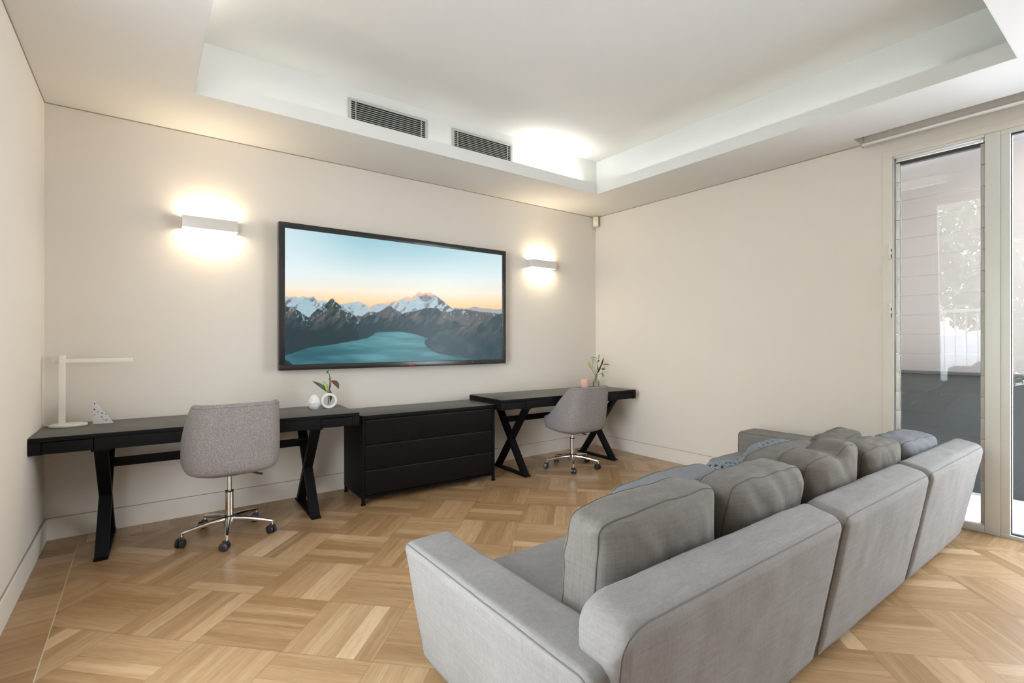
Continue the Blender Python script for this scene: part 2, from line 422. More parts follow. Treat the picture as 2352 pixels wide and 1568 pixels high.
for z in (1.905, 1.475):
    h = empty_h = MB().rbox(-.030, -.012, 1.272, 1.290, z-.055, z+.055, .004).cyl((-.03, 1.281, z+.03), (-.055, 1.281, z+.055), .006, .004, 8)
    hh = h.build('louvre_handle', M_white, w1)
    MB().box(-.032, -.028, 1.268, 1.273, z-.05, z-.02).box(-.032, -.028, 1.268, 1.273, z-.0, z+.02).build('handle_slot', M_gasket, hh, smooth=False)

d1 = empty('door_1', (XR, 0, 0), kind='structure')
f = MB()
f.rbox(0.005, .06, .655, .700, 0.0, 2.60, .003)
f.rbox(0., .09, RY0, .70, 2.572, RZ1, .003).rbox(0, .09, RY0, .70, -.01, .022, .003)
f.rbox(.005, .06, RY0, RY0+.06, 0, 2.6, .003).rbox(.005, .06, -.60, -.52, 0, 2.6, .003)
f.build('door_frame', M_alu, d1)
MB().box(.02, .05, .650, .656, .02, 2.575).box(.02, .05, RY0, .65, 2.562, 2.573).box(.02, .05, RY0, .65, .022, .030).build('gasket', M_gasket, d1, smooth=False)
MB().box(.030, .036, -.52, .652, .02, 2.575).build('glass_pane', M_glass, d1, smooth=False)
MB().box(.030, .036, RY0+.05, -.60, .02, 2.575).build('glass_pane', M_glass, d1, smooth=False)

# window in the left wall, beside the camera
w2 = empty('window_2', (XL, 0, 0), kind='structure')
f = MB().rbox(-.10, -.03, LW0, LW1, LZ0, LZ0+.05, .003).rbox(-.10, -.03, LW0, LW1, LZ1-.05, LZ1, .003)
for y in (LW0, LW1-.05): f.rbox(-.10, -.03, y, y+.05, LZ0+.05, LZ1-.05, .003)
f.build('window_frame', M_alu, w2)
MB().box(-.07, -.064, LW0+.05, LW1-.05, LZ0+.05, LZ1-.05).build('glass_pane', M_glass, w2, smooth=False)
portal('sky_portal_right', (XR+.22, (RY0+RY1)/2, RZ1/2), (0, PI/2, 0), RZ1, RY1-RY0)
portal('sky_portal_left', (XL-.16, (LW0+LW1)/2, (LZ0+LZ1)/2), (0, -PI/2, 0), LZ1-LZ0, LW1-LW0)

# ------------------------------------------------ outside
def leaf_cloud(name, c, rad, n, mat, parent, size=.07, seed=1):
    rnd = random.Random(seed); mb = MB()
    for i in range(n):
        while 1:
            p = Vector((rnd.uniform(-1, 1), rnd.uniform(-1, 1), rnd.uniform(-1, 1)))
            if .35 < p.length < 1: break
        q = Vector((c[0]+p.x*rad[0], c[1]+p.y*rad[1], c[2]+p.z*rad[2]))
        a = Vector((rnd.gauss(0, 1), rnd.gauss(0, 1), rnd.gauss(0, 1))).normalized(); b = a.orthogonal().normalized(); L = size*rnd.uniform(.6, 1.3)
        m = a.cross(b)*L*.12
        mb.add([q-a*L, q+b*L*.36+m, q+a*L, q-b*L*.36+m], [(0, 1, 2, 3)])
    return mb.build(name, mat, parent, smooth=False)
struct('trim_5', MB().box(XR+.02, 9.5, -4, 7, -.2, -.05), M_pav, smooth=False)
nw = MB()
NX = 5.95
nw.box(NX, NX+.2, .5, 6.5, -.05, 3.3)
tag(nw.build('neighbouring_wall', M_render, smooth=False), 'pale rendered wall seen outside through the louvre window', 'wall')
struct('shade_eave', MB().box(XR+.2, 5.9, .55, 7, 2.95, 3.05), M_render, smooth=False)  # eave slab, its span shaped to keep sky light off the neighbouring wall
fe = empty('boundary_fence', (5.66, 1.5, -.05), 0, 'low dark grey fence outside, in front of the pale rendered wall', 'fence')
for k in range(2): MB().rbox(0, .03, -.9+2.6*k, 1.68+2.6*k, .02, 1.01, .004, 1).build('fence_panel', M_fence, fe)
MB().rbox(-.02, .06, -.9, 4.3, 1.01, 1.035, .004, 1).build('fence_cap', M_fence, fe)
tl = empty('garden_tree', (-3.5, 2.0, -.2), 0, 'leafy garden tree reflected faintly in the louvre window glass', 'tree')
MB().tube([(0, 0, 0), (.05, .1, 1.2), (-.05, 0, 2.4)], [.1, .08, .05], 10).build('trunk', M_bark, tl)
leaf_cloud('foliage', (0, 0, 2.1), (.9, 1.5, 1.45), 5200, M_ofol, tl, .10, 5)
ra = empty('balcony_railing', (-1.9, 0, -.2), 0, 'pale railing reflected low in the louvre window glass', 'railing')
MB().rbox(-.02, .02, .2, 4.0, 1.18, 1.22, .005).rbox(-.02, .02, .2, 4.0, .02, .05, .005).build('rail', M_cer, ra)
for k in range(26): MB().cyl((0, .3+.14*k, 0), (0, .3+.14*k, 1.19), .009, n=6).build('baluster', M_cer, ra)
struct('trim_6', MB().box(-9, XL-.14, -6, 7, -.25, -.2).box(XL-.14, 9, -9, YF-.12, -.25, -.2), M_pav, smooth=False)

# ------------------------------------------------ curtain rail in the ceiling slot
cr = empty('curtain_rail', (4.30, 0, 2.71), 0, 'long silver curtain rail above the louvre window and glass door', 'curtain rail')
MB().cyl((0, 1.425, 0), (0, -1.7, 0), .013, n=16).build('rail_tube', M_sconce, cr)
MB().rbox(-.008, .008, 1.418, 1.432, -.02, .062, .002).build('end_bracket', M_aludk, cr)
MB().rbox(-.006, .006, -.6, -.585, .0, .05, .002).build('middle_bracket', M_aludk, cr)

# ------------------------------------------------ air vents
def vent(x0, x1, z0, z1, label):
    yy = cy1
    v = empty('air_vent', ((x0+x1)/2, yy, z0), 0, label, 'air vent', 'air vents in the ceiling cove')
    w = (x1-x0)/2; h = z1-z0
    MB().box(-w+.01, w-.01, -.002, 0, .005, h-.005).build('duct_opening', M_ventdk, v, smooth=False)
    MB().rbox(-w, w, -.012, 0, h-.018, h, .002).rbox(-w, w, -.012, 0, 0, .018, .002).rbox(-w, -w+.022, -.012, 0, .018, h-.018, .002).rbox(w-.022, w, -.012, 0, .018, h-.018, .002).build('grille_frame', M_vent, v)
    s = MB(); n = 11
    for i in range(n):
        z = .024+(h-.048)*(i+.5)/n
        s.box(-w+.022, w-.022, -.009, -.005, z-.0018, z+.0018)
    s.box(-w+.055, -w+.060, -.011, -.004, .018, h-.018).box(w-.060, w-.055, -.011, -.004, .018, h-.018)
    s.build('grille_slats', M_vent, v, smooth=False)
vent(1.25, 1.915, 2.88, 3.105, 'larger-looking slatted air vent above the television, left of the pair')
vent(2.15, 2.80, 2.88, 3.105, 'slatted air vent nearer the glowing corner of the cove, right of the pair')

# ------------------------------------------------ cove lighting
def area(name, parent, loc, rot, sx, sy, e, col):
    l = bpy.data.lights.new(name, 'AREA'); l.shape = 'RECTANGLE'; l.size = sx; l.size_y = sy; l.energy = e; l.color = col
    o = bpy.data.objects.new(name, l); COL.objects.link(o); o.parent = parent; o.location = loc; o.rotation_euler = rot
    return o
M_tube = emis('fluorescent_tube_glow', (.95, 1., .93), 1.6)
def cove_tube(p0, p1, e, label):
    c = Vector(p0).lerp(Vector(p1), .5); L = (Vector(p1)-Vector(p0)).length; d = Vector(p1)-Vector(p0)
    t = empty('cove_tube_light', c, math.atan2(d.y, d.x), label, 'tube light', 'tube lights hidden in the ceiling cove')
    MB().rbox(-L/2, L/2, -.02, .02, -.012, .008, .003).build('batten', M_cer, t)
    MB().cyl((-L/2, 0, .02), (L/2, 0, .02), .008, n=10).build('tube', M_tube, t)
    area('tube_glow', t, (0, 0, .032), (PI, 0, 0), L, .03, e, (1., 1., .96))
zt = ZC+.10+.014
cove_tube((2.86, 3.69, zt), (3.66, 3.69, zt), 1.05, 'tube light in the cove beside the far corner, glowing white')
cove_tube((.10, 3.35, zt), (.10, 1.9, zt), 1.7, 'tube light in the cove above the left end of the room')
cove_tube((.4, 3.69, zt), (2.7, 3.69, zt), .15, 'tube light in the cove behind the air vents')
cove_tube((3.86, 3.4, zt), (3.86, .9, zt), .1, 'tube light in the cove on the window side of the ceiling tray')

# ------------------------------------------------ wall sconces
M_glow = emis('warm_diffuser', (1., .86, .62), 9.0)
def sconce(x0, label):
    w = .347; s = empty('wall_sconce', (x0+w/2, YB, 2.055), 0, label, 'wall light', 'box sconces on the television wall')
    h = .083; d = .085; a = w/2
    b = MB().rbox(-a, a, -d, -d+.004, 0, h, .0015).rbox(-a, -a+.004, -d+.003, 0, 0, h, .0015).rbox(a-.004, a, -d+.003, 0, 0, h, .0015)
    b.build('metal_cover', M_sconce, s)
    MB().box(-a+.004, a-.004, -.006, 0, .005, h-.005).build('back_plate', M_sconce, s, smooth=False)
    MB().rbox(-a+.006, a-.006, -d+.006, -.008, .010, h-.010, .004).build('diffuser', M_glow, s)
    MB().cyl((-a-.001, -.04, h*.5), (-a+.001, -.04, h*.5), .0035, n=8).build('screw', M_gasket, s)
    area('glow_up', s, (0, -.042, h-.006), (PI, 0, 0), w-.03, .06, .6, (1., .80, .52))
    area('glow_down', s, (0, -.042, .006), (0, 0, 0), w-.03, .06, .75, (1., .80, .52))
sconce(.216, 'slim metal box wall light on the left of the television')
sconce(3.356, 'slim metal box wall light between the television and the room corner')

# ------------------------------------------------ motion sensor
ms = empty('motion_sensor', (4.365, 4.205, 2.68), math.radians(-45), 'small cream motion sensor in the far corner under the ceiling', 'sensor')
MB().rbox(-.034, .034, -.045, .030, -.062, .062, .012, 3).build('sensor_housing', plain('cream_plastic', (.72, .64, .48), .4), ms)
MB().rbox(-.025, .025, -.052, -.040, -.045, .004, .010, 3).build('sensor_lens', M_cer, ms)
MB().cyl((0, -.046, .012), (0, -.044, .012), .003, n=8).build('indicator', M_gasket, ms)

exec_tv = True
# ================================================================== TELEVISION
def fbm(x, y, oct=5, seed=0, lac=2.0, gain=.5):
    rs = np.random.RandomState(seed); tot = np.zeros_like(x); amp = 1.; norm = 0.
    tab = rs.rand(256, 256)
    for o in range(oct):
        xi = np.floor(x).astype(int); yi = np.floor(y).astype(int); fx = x-xi; fy = y-yi
        fx = fx*fx*(3-2*fx); fy = fy*fy*(3-2*fy)
        g = lambda a, b: tab[(a+o*17) % 256, (b+o*31) % 256]
        v = (g(xi, yi)*(1-fx)+g(xi+1, yi)*fx)*(1-fy)+(g(xi, yi+1)*(1-fx)+g(xi+1, yi+1)*fx)*fy
        tot += v*amp; norm += amp; amp *= gain; x = x*lac; y = y*lac
    return tot/norm
def screen_picture(U, V):
    # picture coordinates: landscape sketched in a 1965 x 1240 frame, V down
    quad = [(200, 178), (2165, 408), (2183, 1352), (212, 1415)]
    src = [(0, 0), (1, 0), (1, 1), (0, 1)]
    A = []; B = []
    for (u, v), (x, y) in zip(src, quad):
        A.append([u, v, 1, 0, 0, 0, -u*x, -v*x]); B.append(x); A.append([0, 0, 0, u, v, 1, -u*y, -v*y]); B.append(y)
    h = np.linalg.solve(np.array(A, float), np.array(B, float))
    w = h[6]*U+h[7]*V+1; X = (h[0]*U+h[1]*V+h[2])/w; Y = (h[3]*U+h[4]*V+h[5])/w
    L = lambda pts: np.interp(X, [p[0] for p in pts], [p[1] for p in pts])
    C = lambda *c: np.array(c, float)/255
    def mixc(a, b, t): return a*(1-t[..., None])+b*t[..., None]
    sm = lambda a, b, x: (lambda t: t*t*(3-2*t))(np.clip((x-a)/(b-a), 0, 1))
    # sky
    hz = L([(200, 870), (1000, 900), (2180, 915)])
    t = np.clip((hz-Y)/700, 0, 1)
    sky = np.empty(X.shape+(3,))
    stops = [0, .08, .22, .40, .62, .85, 1.0]
    cols = [(246, 196, 142), (250, 212, 168), (243, 232, 212), (222, 232, 230), (188, 216, 223), (158, 200, 211), (148, 192, 205)]
    for k in range(3): sky[..., k] = np.interp(t, stops, [c[k]/255 for c in cols])
    side = np.clip(sm(1000, 200, X)*.75+sm(1400, 2180, X)*.45, 0, 1)*sm(.12, .5, t)
    sky = mixc(sky, C(232, 242, 244), side*.75)
    img = sky
    n1 = fbm(X/38, Y/38, 5, 1); n2 = fbm(X/14, Y/22, 5, 2); n3 = fbm(X/90+5, Y/90, 5, 3); n4 = fbm((X+Y*.8)/30, (Y-X*.5)/70, 5, 4)
    j = (fbm(X/16, X*0+.5, 4, 6)-.5)*26
    def layer(mask, col, a=1.0):
        nonlocal img
        m = np.clip(mask, 0, 1)*a; img = img*(1-m[..., None])+col*m[..., None]
    # far hazy range
    r0 = L([(200, 850), (500, 850), (700, 860), (1000, 890), (1700, 893), (1760, 888), (1860, 893), (1925, 874), (1985, 888), (2060, 893), (2110, 900), (2180, 893)])+j*.35
    layer(sm(-2, 3, Y-r0), mixc(C(150, 158, 168), C(178, 170, 172), n1))
    # snowy skyline
    sk = L([(200, 797), (240, 800), (270, 801), (300, 796), (330, 810), (370, 790), (410, 806), (462, 795), (520, 842), (545, 826), (590, 846), (640, 850), (700, 862), (750, 857), (800, 848), (850, 842), (878, 838), (905, 850), (950, 872), (985, 885), (1025, 858), (1100, 850), (1130, 840), (1170, 838), (1240, 822), (1285, 800), (1312, 785), (1345, 796), (1378, 780), (1400, 757), (1420, 745), (1445, 760), (1480, 754), (1520, 752), (1580, 783), (1640, 830), (1700, 880), (1735, 898), (1800, 898), (1900, 915), (2000, 925), (2100, 935), (2180, 940)])+j*.45
    m = sm(-1.5, 2, Y-sk)
    snow = mixc(C(150, 178, 190), C(186, 205, 212), n1)
    warm = sm(60, 5, Y-sk)*sm(.40, .62, n3+.1)*np.where((X > 960) & (X < 1560), 1., .15)
    snow = mixc(snow, C(240, 190, 165), np.clip(warm, 0, 1))
    layer(m, snow)
    rock = sm(.52, .64, n1*.5+n4*.5)+sm(1.0, .5, ((X-1475)/55)**2+((Y-800)/38)**2+1.2*(n2-.5))
    rk = mixc(C(68, 76, 84), C(104, 96, 94), n1)
    far_rock = sm(1500, 1640, X+ (Y-800)*.5)*sm(.40, .5, n4)
    layer(m*np.clip(rock*np.where(X < 700, .8, .55)*sm(0, 50, Y-sk+10)+far_rock*.8, 0, 1), rk)
    # bare slopes under the snow
    bs = L([(200, 865), (330, 985), (420, 990), (520, 905), (560, 880), (720, 920), (850, 965), (905, 970), (960, 930), (1050, 935), (1150, 870), (1200, 905), (1270, 940), (1330, 925), (1480, 905), (1600, 900), (1660, 935), (1750, 900), (1850, 900), (2000, 925), (2180, 940)])+j*.7
    gl = ((X-400)/70)**2+((Y-900)/95)**2
    m2 = sm(-3, 6, Y-bs)
    slope = mixc(C(58, 76, 86), C(112, 104, 103), np.clip(n4*1.3-.15, 0, 1))
    layer(m2, slope)
    layer(m2*sm(.62, .68, n1*.5+n2*.5)*sm(120, 20, Y-bs), C(165, 190, 200), .8)
    layer(sm(1.1, .8, gl+.8*(n1-.5)), C(158, 188, 198), .95)
    # left dark mountain with its peak
    pk = L([(200, 880), (300, 905), (420, 985), (500, 905), (560, 880), (600, 838), (622, 812), (640, 810), (665, 840), (720, 885), (790, 935), (850, 985), (930, 1050), (1020, 1125), (1024, 1132), (1100, 1500)])+j*.3
    m3 = sm(-2, 3, Y-pk)*sm(1030, 1015, X)
    dk = mixc(C(26, 52, 60), C(112, 100, 96), np.clip((n4-.30)*2.2, 0, 1)*sm(1150, 930, Y+(n3-.5)*120))
    layer(m3, dk)
    layer(m3*sm(.62, .67, n2)*sm(140, 10, Y-pk), C(150, 180, 192), .9)
    # middle mountain
    mm = L([(200, 2000), (850, 2000), (860, 970), (905, 975), (1000, 955), (1100, 985), (1180, 975), (1270, 945), (1390, 920), (1480, 890), (1590, 892), (1615, 930), (1650, 985), (1750, 1010), (1850, 1045), (1990, 1075), (2180, 1100)])+j*.3
    m4 = sm(-2, 3, Y-mm)*sm(860, 900, X)
    md = mixc(C(34, 62, 72), C(120, 106, 102), np.clip((n4-.36)*2.4, 0, 1)*sm(1110, 950, Y+(n1-.5)*100))
    layer(m4, md)
    # right hand mountain
    rm = L([(200, 2000), (1470, 2000), (1472, 1215), (1520, 1165), (1600, 1110), (1720, 1082), (1850, 1052), (1940, 1016), (2000, 1028), (2090, 972), (2180, 932)])+j*.3
    m5 = sm(-2, 3, Y-rm)
    rd = mixc(C(38, 66, 76), C(124, 104, 98), np.clip((n4-.34)*2.2, 0, 1)*sm(1250, 1000, Y+(n1-.5)*120))
    rd = mixc(rd, C(72, 88, 96), sm(.45, .7, n3)*.5)
    layer(m5, rd)
    # lake
    top = L([(200, 1335), (300, 1303), (430, 1258), (600, 1236), (800, 1200), (950, 1170), (1010, 1140), (1022, 1122), (1060, 1114), (1150, 1110), (1260, 1108), (1380, 1128), (1500, 1160), (1512, 1162), (1475, 1200), (1480, 1200)][:14]+[(1540, 1280), (1600, 1306), (1750, 1325), (1900, 1347), (2180, 1356)])
    edge = np.where((X > 1470) & (X < 1520), 1162+(X-1470)*0, top)
    wob = (n1-.5)*10
    in_l = sm(-1.5, 2, Y-edge-wob*.4)
    shore_r = np.interp(Y, [1100, 1162, 1185, 1215, 1240, 1280, 1310, 1335, 1352, 1400], [1400, 1512, 1478, 1474, 1492, 1545, 1640, 1780, 1930, 2400])
    in_l = in_l*np.where(Y > 1155, sm(6, -6, X-shore_r), np.where(Y > 1100, sm(6, -6, X-np.interp(Y, [1105, 1130, 1160], [1330, 1400, 1512])), 1))
    ct = np.exp(-((X-1150-(Y-1110)*.3)/420)**2)
    lk = mixc(C(34, 88, 100), C(98, 152, 160), np.clip(sm(.30, .70, fbm(X/330, Y/42, 4, 9))*.45+ct*.55, 0, 1))
    layer(in_l, lk)
    layer(sm(-3, 3, Y-L([(200, 1362), (250, 1385), (290, 1416), (2200, 1500)]))*sm(300, 280, X), C(20, 46, 56))
    return np.clip(img, 0, 1)
def make_tv():
    x0, x1, z0, z1, yf = .835, 2.988, 1.025, 2.176, 4.14
    w = (x1-x0); hgt = z1-z0
    t = empty('television', ((x0+x1)/2, yf, z0), 0, 'large black-framed television on the wall showing a mountain lake at dusk', 'television')
    a = w/2; b = .045
    f = MB().rbox(-a, a, 0, .055, hgt-b, hgt, .004).rbox(-a, a, 0, .055, 0, b, .004).rbox(-a, -a+b, .0005, .054, b-.004, hgt-b+.004, .003).rbox(a-b, a, .0005, .054, b-.004, hgt-b+.004, .003)
    f.build('bezel', M_tvf, t)
    MB().rbox(-a+.02, a-.02, .040, .075, .02, hgt-.02, .01).rbox(-.35, .35, .07, .105, .3, hgt-.3, .01).build('back_shell', M_plastic, t)
    NXs, NZs = 640, 340
    u = np.linspace(0, 1, NXs+1); v = np.linspace(0, 1, NZs+1); U, V = np.meshgrid(u, v)
    img = screen_picture(U, V)
    lin = np.where(img <= .04045, img/12.92, ((img+.055)/1.055)**2.4)
    sx0, sx1, sz0, sz1 = -a+b, a-b, b, hgt-b
    co = np.stack([sx0+(sx1-sx0)*U, np.full_like(U, .006), sz1+(sz0-sz1)*V], -1).reshape(-1, 3)
    nv = co.shape[0]; me = bpy.data.meshes.new('screen')
    ii = np.arange(nv).reshape(NZs+1, NXs+1)
    q = np.stack([ii[1:, :-1], ii[1:, 1:], ii[:-1, 1:], ii[:-1, :-1]], -1).reshape(-1, 4)
    me.vertices.add(nv); me.vertices.foreach_set('co', co.ravel())
    me.loops.add(q.size); me.loops.foreach_set('vertex_index', q.ravel().astype(np.int32))
    me.polygons.add(len(q)); me.polygons.foreach_set('loop_start', np.arange(0, q.size, 4, dtype=np.int32)); me.polygons.foreach_set('loop_total', np.full(len(q), 4, np.int32))
    me.update(); me.validate()
    ca = me.color_attributes.new('picture', 'FLOAT_COLOR', 'POINT')
    ca.data.foreach_set('color', np.concatenate([lin.reshape(-1, 3), np.ones((nv, 1))], 1).ravel().astype(np.float32))
    m = NT('screen_image'); at = m.n('ShaderNodeAttribute', attribute_name='picture')
    m.set((.01, .01, .01), .3, 0, .3)
    m.t.links.new(at.outputs['Color'], m.b.inputs['Emission Color']); m.b.inputs['Emission Strength'].default_value = TVE
    me.materials.append(m.m)
    s = bpy.data.objects.new('screen', me); COL.objects.link(s); s.parent = t
    # thin dark panel behind the picture gives the screen its depth
    MB().box(sx0, sx1, .008, .03, sz0, sz1).build('panel', M_plastic, t, smooth=False)
    MB().rbox(.0, .06, -.002, .004, .006, .014, .002).build('power_light', emis('standby_light', (1, .02, .02), .25), t, label='small red standby light')
TVE = .42
make_tv()

# ================================================================== DESKS
def desk(loc, rz, L, label):
    # origin: front left corner on the floor; x along the front edge, y towards the wall
    d = empty('writing_desk', loc, rz, label, 'desk', 'black cross-legged desks along the television wall')
    D = .575; Z = .73
    tp = MB().rbox(0, L, 0, D, Z-.026, Z-.0015, .003).build('desk_top', M_dkwood, d)
    MB().rbox(.002, L-.002, .002, D-.002, Z-.004, Z, .001, 1).build('top_sheen_layer', M_topsheen, tp)  # thin layer over the black slab, coloured as its sheen
    a0, a1, bb = .052, .27, L-.27
    ap = MB().rbox(0.0, L, .028, D, Z-.095, Z-.026, .002)
    ap.rbox(0, .05, .001, .03, Z-.095, Z-.026, .002).rbox(L-.05, L, .001, .03, Z-.095, Z-.026, .002)
    ap.rbox(a1+.003, bb-.003, .001, .03, Z-.095, Z-.026, .002)
    ap.build('apron', M_dkwood, d)
    for x0 in (a0, bb):
        w = L-.05-bb if x0 == bb else a1-a0
        MB().rbox(x0+.001, x0+w-.003, .003, .028, Z-.093, Z-.030, .002).build('drawer', M_dkwood, d)
    for xc in (.30, L-.30):
        w = .033; zt = Z-.107; t = .021
        MB().rbox(xc-.045, xc+.045, .02, D-.02, zt, zt+.012, .002).build('mounting_plate', M_black, d)
        MB().rbox(xc-w, xc+w, .01, D-.005, 0, .014, .003).build('foot_bar', M_black, d)
        for (ya, yb, dx) in ((.045, D-.06, 0.), (D-.05, .055, .0)):
            sl = (yb-ya)/(zt-.012); hw = .019*math.sqrt(1+sl*sl)
            p = [(yb-hw, .012), (yb+hw, .012), (ya+hw, zt+.001), (ya-hw, zt+.001)]
            MB().prism(p, 'x', xc-w+dx+.002, xc+w-dx-.002).build('leg', M_black, d, smooth=False)
    MB().rbox(.30-.03, L-.30+.03, D*.70, D*.70+.02, .452, .508, .002).build('stretcher', M_black, d)
    return d
desk((-.497, 3.672, 0), math.radians(-2.0), 1.775, 'long black cross-legged desk running into the left wall')
desk((2.548, 3.60, 0), math.radians(-2.3), 1.735, 'black cross-legged desk in the far corner holding the pink candle')

# ================================================================== CHEST OF DRAWERS
ch = empty('chest_of_drawers', (1.335, 3.715, 0), math.radians(-1.2), 'low black chest of three wide drawers under the television', 'chest of drawers')
CW, CD, CH = 1.205, .46, .685
tp = MB().rbox(-.006, CW+.006, -.008, CD, CH-.030, CH-.0015, .003).build('cabinet_top', M_dkwood, ch)
MB().rbox(-.004, CW+.004, -.006, CD-.002, CH-.004, CH, .001, 1).build('top_sheen_layer', M_topsheen, tp)  # grey skin carries the reflection on the black chest top in its colour
b = MB().rbox(0, .022, 0, CD, .05, CH-.03, .002).rbox(CW-.022, CW, 0, CD, .05, CH-.03, .002).rbox(.022, CW-.022, CD-.02, CD, .05, CH-.03, .002)
b.rbox(.022, CW-.022, .004, CD-.02, .05, .066, .002).rbox(.022, CW-.022, .03, CD-.02, .066, CH-.035, .002)
b.build('carcass', M_black, ch)
dh = (CH-.035-.070)/3
for i in range(3):
    z0 = .070+i*dh
    dr = MB().rbox(.026, CW-.026, .004, .030, z0+.002, z0+dh-.009, .0015).build('drawer', M_drawer, ch)
    MB().rbox(.026, CW-.026, -.001, .020, z0+dh-.0085, z0+dh-.005, .0008).build('finger_lip', M_edge, dr)
for (x, y) in ((.011, .011), (CW-.011, .011), (.011, CD-.02), (CW-.011, CD-.02)):
    MB().rbox(x-.011, x+.011, y-.011, y+.011, .008, .055, .002).rbox(x-.016, x+.016, y-.014, y+.014, 0, .010, .003).build('foot', M_black, ch)

# ================================================================== OFFICE CHAIRS
def chair(loc, rz, zs, base_ang, label, cast_seed):
    c = empty('office_chair', (loc[0], loc[1], 0), rz, label, 'chair', 'grey swivel chairs at the desks')
    H0 = .475
    a, yb, yf = .262, -.27, .235
    def contour(th):        # th 0 at back, +-pi at front
        sx, cy = math.sin(th), -math.cos(th)
        e = .46 if cy < 0 else .56
        x = math.copysign(abs(sx)**e, sx)*a; y = math.copysign(abs(cy)**e, cy)
        y = y*(-yb) if y < 0 else y*yf
        x *= 1-.10*max(0, y/yf)
        return x, y
    def Hh(y):
        t = max(0, min(1, (y+.185)/.42)); t = t*t*.35+t*.65 if t < .3 else t-.0735*(1-t)/.7; return .165+(H0-.165)*(1-t)**2.7 if t > 0 else H0
    N = 96; V = []; F = []
    prof_o = 12
    def rowpts(th):
        x, y = contour(th); h = Hh(y); pts = []
        zlow = .055
        def P(inset, z, drop=0.):
            # inset towards centre line in metres, back lean with height
            L = math.hypot(x, y) or 1; k = 1-inset/L
            lean = -.055*(max(0, z-.1)/.37)*max(0, min(1, (-y)/.2))
            nar = 1-.04*max(0, (z-.12)/.36)
            bulge = 1+.02*math.sin(PI*min(1, z/.45))
            return (x*k*nar*bulge, y*k*bulge+lean, z)
        # underside from centre to side
        for s_ in (0.02, .35, .62, .82, .93): pts.append((x*s_, y*s_, .0+.062*(s_**2.8)))
        for z in (.066, .092): pts.append(P(.010 if z < .08 else .002, z))
        n = 7
        for i in range(1, n+1): pts.append(P(0, .092+(h-.02-.092)*i/n))
        for aa in (30, 60, 90, 120, 150, 180):
            r = .024; pts.append(P(r-r*math.cos(math.radians(aa)), h-.02+r*.85*math.sin(math.radians(aa))))
        for i in range(1, 5): pts.append(P(.048+.012*i/4, h-.02-(h-.02-.115)*i/4))
        return pts
    for i in range(N):
        V.append(rowpts(2*PI*i/N))
    m = len(V[0]); mb = MB(); vs_ = [p for r in V for p in r]; fs = []
    for i in range(N):
        j = (i+1) % N
        for k in range(m-1): fs.append((i*m+k, j*m+k, j*m+k+1, i*m+k+1))
    fs.append(tuple(i*m for i in range(N))); fs.append(tuple(i*m+m-1 for i in reversed(range(N))))
    mb.add([(p[0], p[1], p[2]+zs) for p in vs_], fs)
    sh = mb.build('upholstered_shell', M_boucle, c, ang=75)
    # welt seam just under the rim on the outside
    path = []
    for i in range(N):
        th = 2*PI*i/N; r = V[i][13]; r2 = V[i][14]
        path.append((r[0]*.5+r2[0]*.5, r[1]*.5+r2[1]*.5, r[2]*.5+r2[2]*.5+zs-.004))
    MB().tube(path, .0020, 6, closed=True).build('welt_seam', M_welt, sh)
    st = MB().rbox(-.20, .20, -.19, .205, .075, .175, .035, 4, n=(6, 6, 2), f=lambda p: (p[0]*(1-.10*max(0, p[1]/.2)), p[1], p[2]+.012*math.cos(p[0]*6)*math.cos(p[1]*6)+zs))
    st.build('seat_cushion', M_boucle, c, ang=80)
    MB().rbox(-.045, .045, -.06, .06, zs-.012, zs+.004, .005).build('tilt_plate', M_plastic, c)
    MB().tube([(.05, .02, zs-.01), (.13, .02, zs-.022), (.20, .02, zs-.045)], [.005, .006, .0075], 8).build('lever', M_plastic, c)
    MB().cyl((0, 0, .20), (0, 0, zs-.015), .0135, n=20).build('gas_piston', M_chrome, c)
    MB().cyl((0, 0, .10), (0, 0, .285), .0235, n=24).build('piston_sleeve', M_chrome, c)
    MB().cyl((0, 0, .283), (0, 0, .292), .0245, n=24).build('collar', M_plastic, c)
    MB().cyl((0, 0, .128), (0, 0, .136), .0275, n=24).build('collar', M_plastic, c)
    MB().lathe([(0, .07), (.03, .07), (.036, .085), (.036, .125), (.030, .130), (0, .130)], n=28).build('hub', M_chrome, c)
    rnd = random.Random(cast_seed)
    for k in range(5):
        an = base_ang+k*2*PI/5-rz; ca, sa = math.cos(an), math.sin(an); R = .262
        pth = [(ca*r, sa*r, z) for r, z in ((.025, .112), (.10, .108), (.18, .097), (R, .082))]
        MB().tube(pth, [.019, .0165, .013, .0105], 12).cyl((ca*R, sa*R, .086), (ca*R, sa*R, .050), .0065, n=12).build('base_leg', M_chrome, c)
        sw = rnd.uniform(0, 2*PI); ax = Vector((math.cos(sw), math.sin(sw), 0)); of = Vector((-math.sin(sw), math.cos(sw), 0))*.012
        o = Vector((ca*R, sa*R, .026))+of
        cst = MB()
        for sgn in (-1, 1):
            p = o+ax*(.0055*sgn); q = o+ax*(.021*sgn); e = o+ax*(.024*sgn)
            cst.cyl(p, q, .026, n=24).cyl(q, e, .0255, .018, n=24)
        cst.cyl(o-ax*.006, o+ax*.006, .012, n=12)
        hood = []
        cs = cst.build('caster', M_plastic, c)
        MB().rbox(-.017, .017, -.012, .012, -.010, .014, .006).build('caster_yoke', M_plastic, cs, loc=(ca*R+of.x*.4, sa*R+of.y*.4, .046))
    return c
chair((.445, 3.665), math.radians(3), .405, math.radians(44), 'larger-looking grey boucle swivel chair at the left desk', 4)
chair((3.435, 3.63), math.radians(-2), .345, math.radians(13), 'grey boucle swivel chair at the far corner desk, in front of the pink candle', 9)

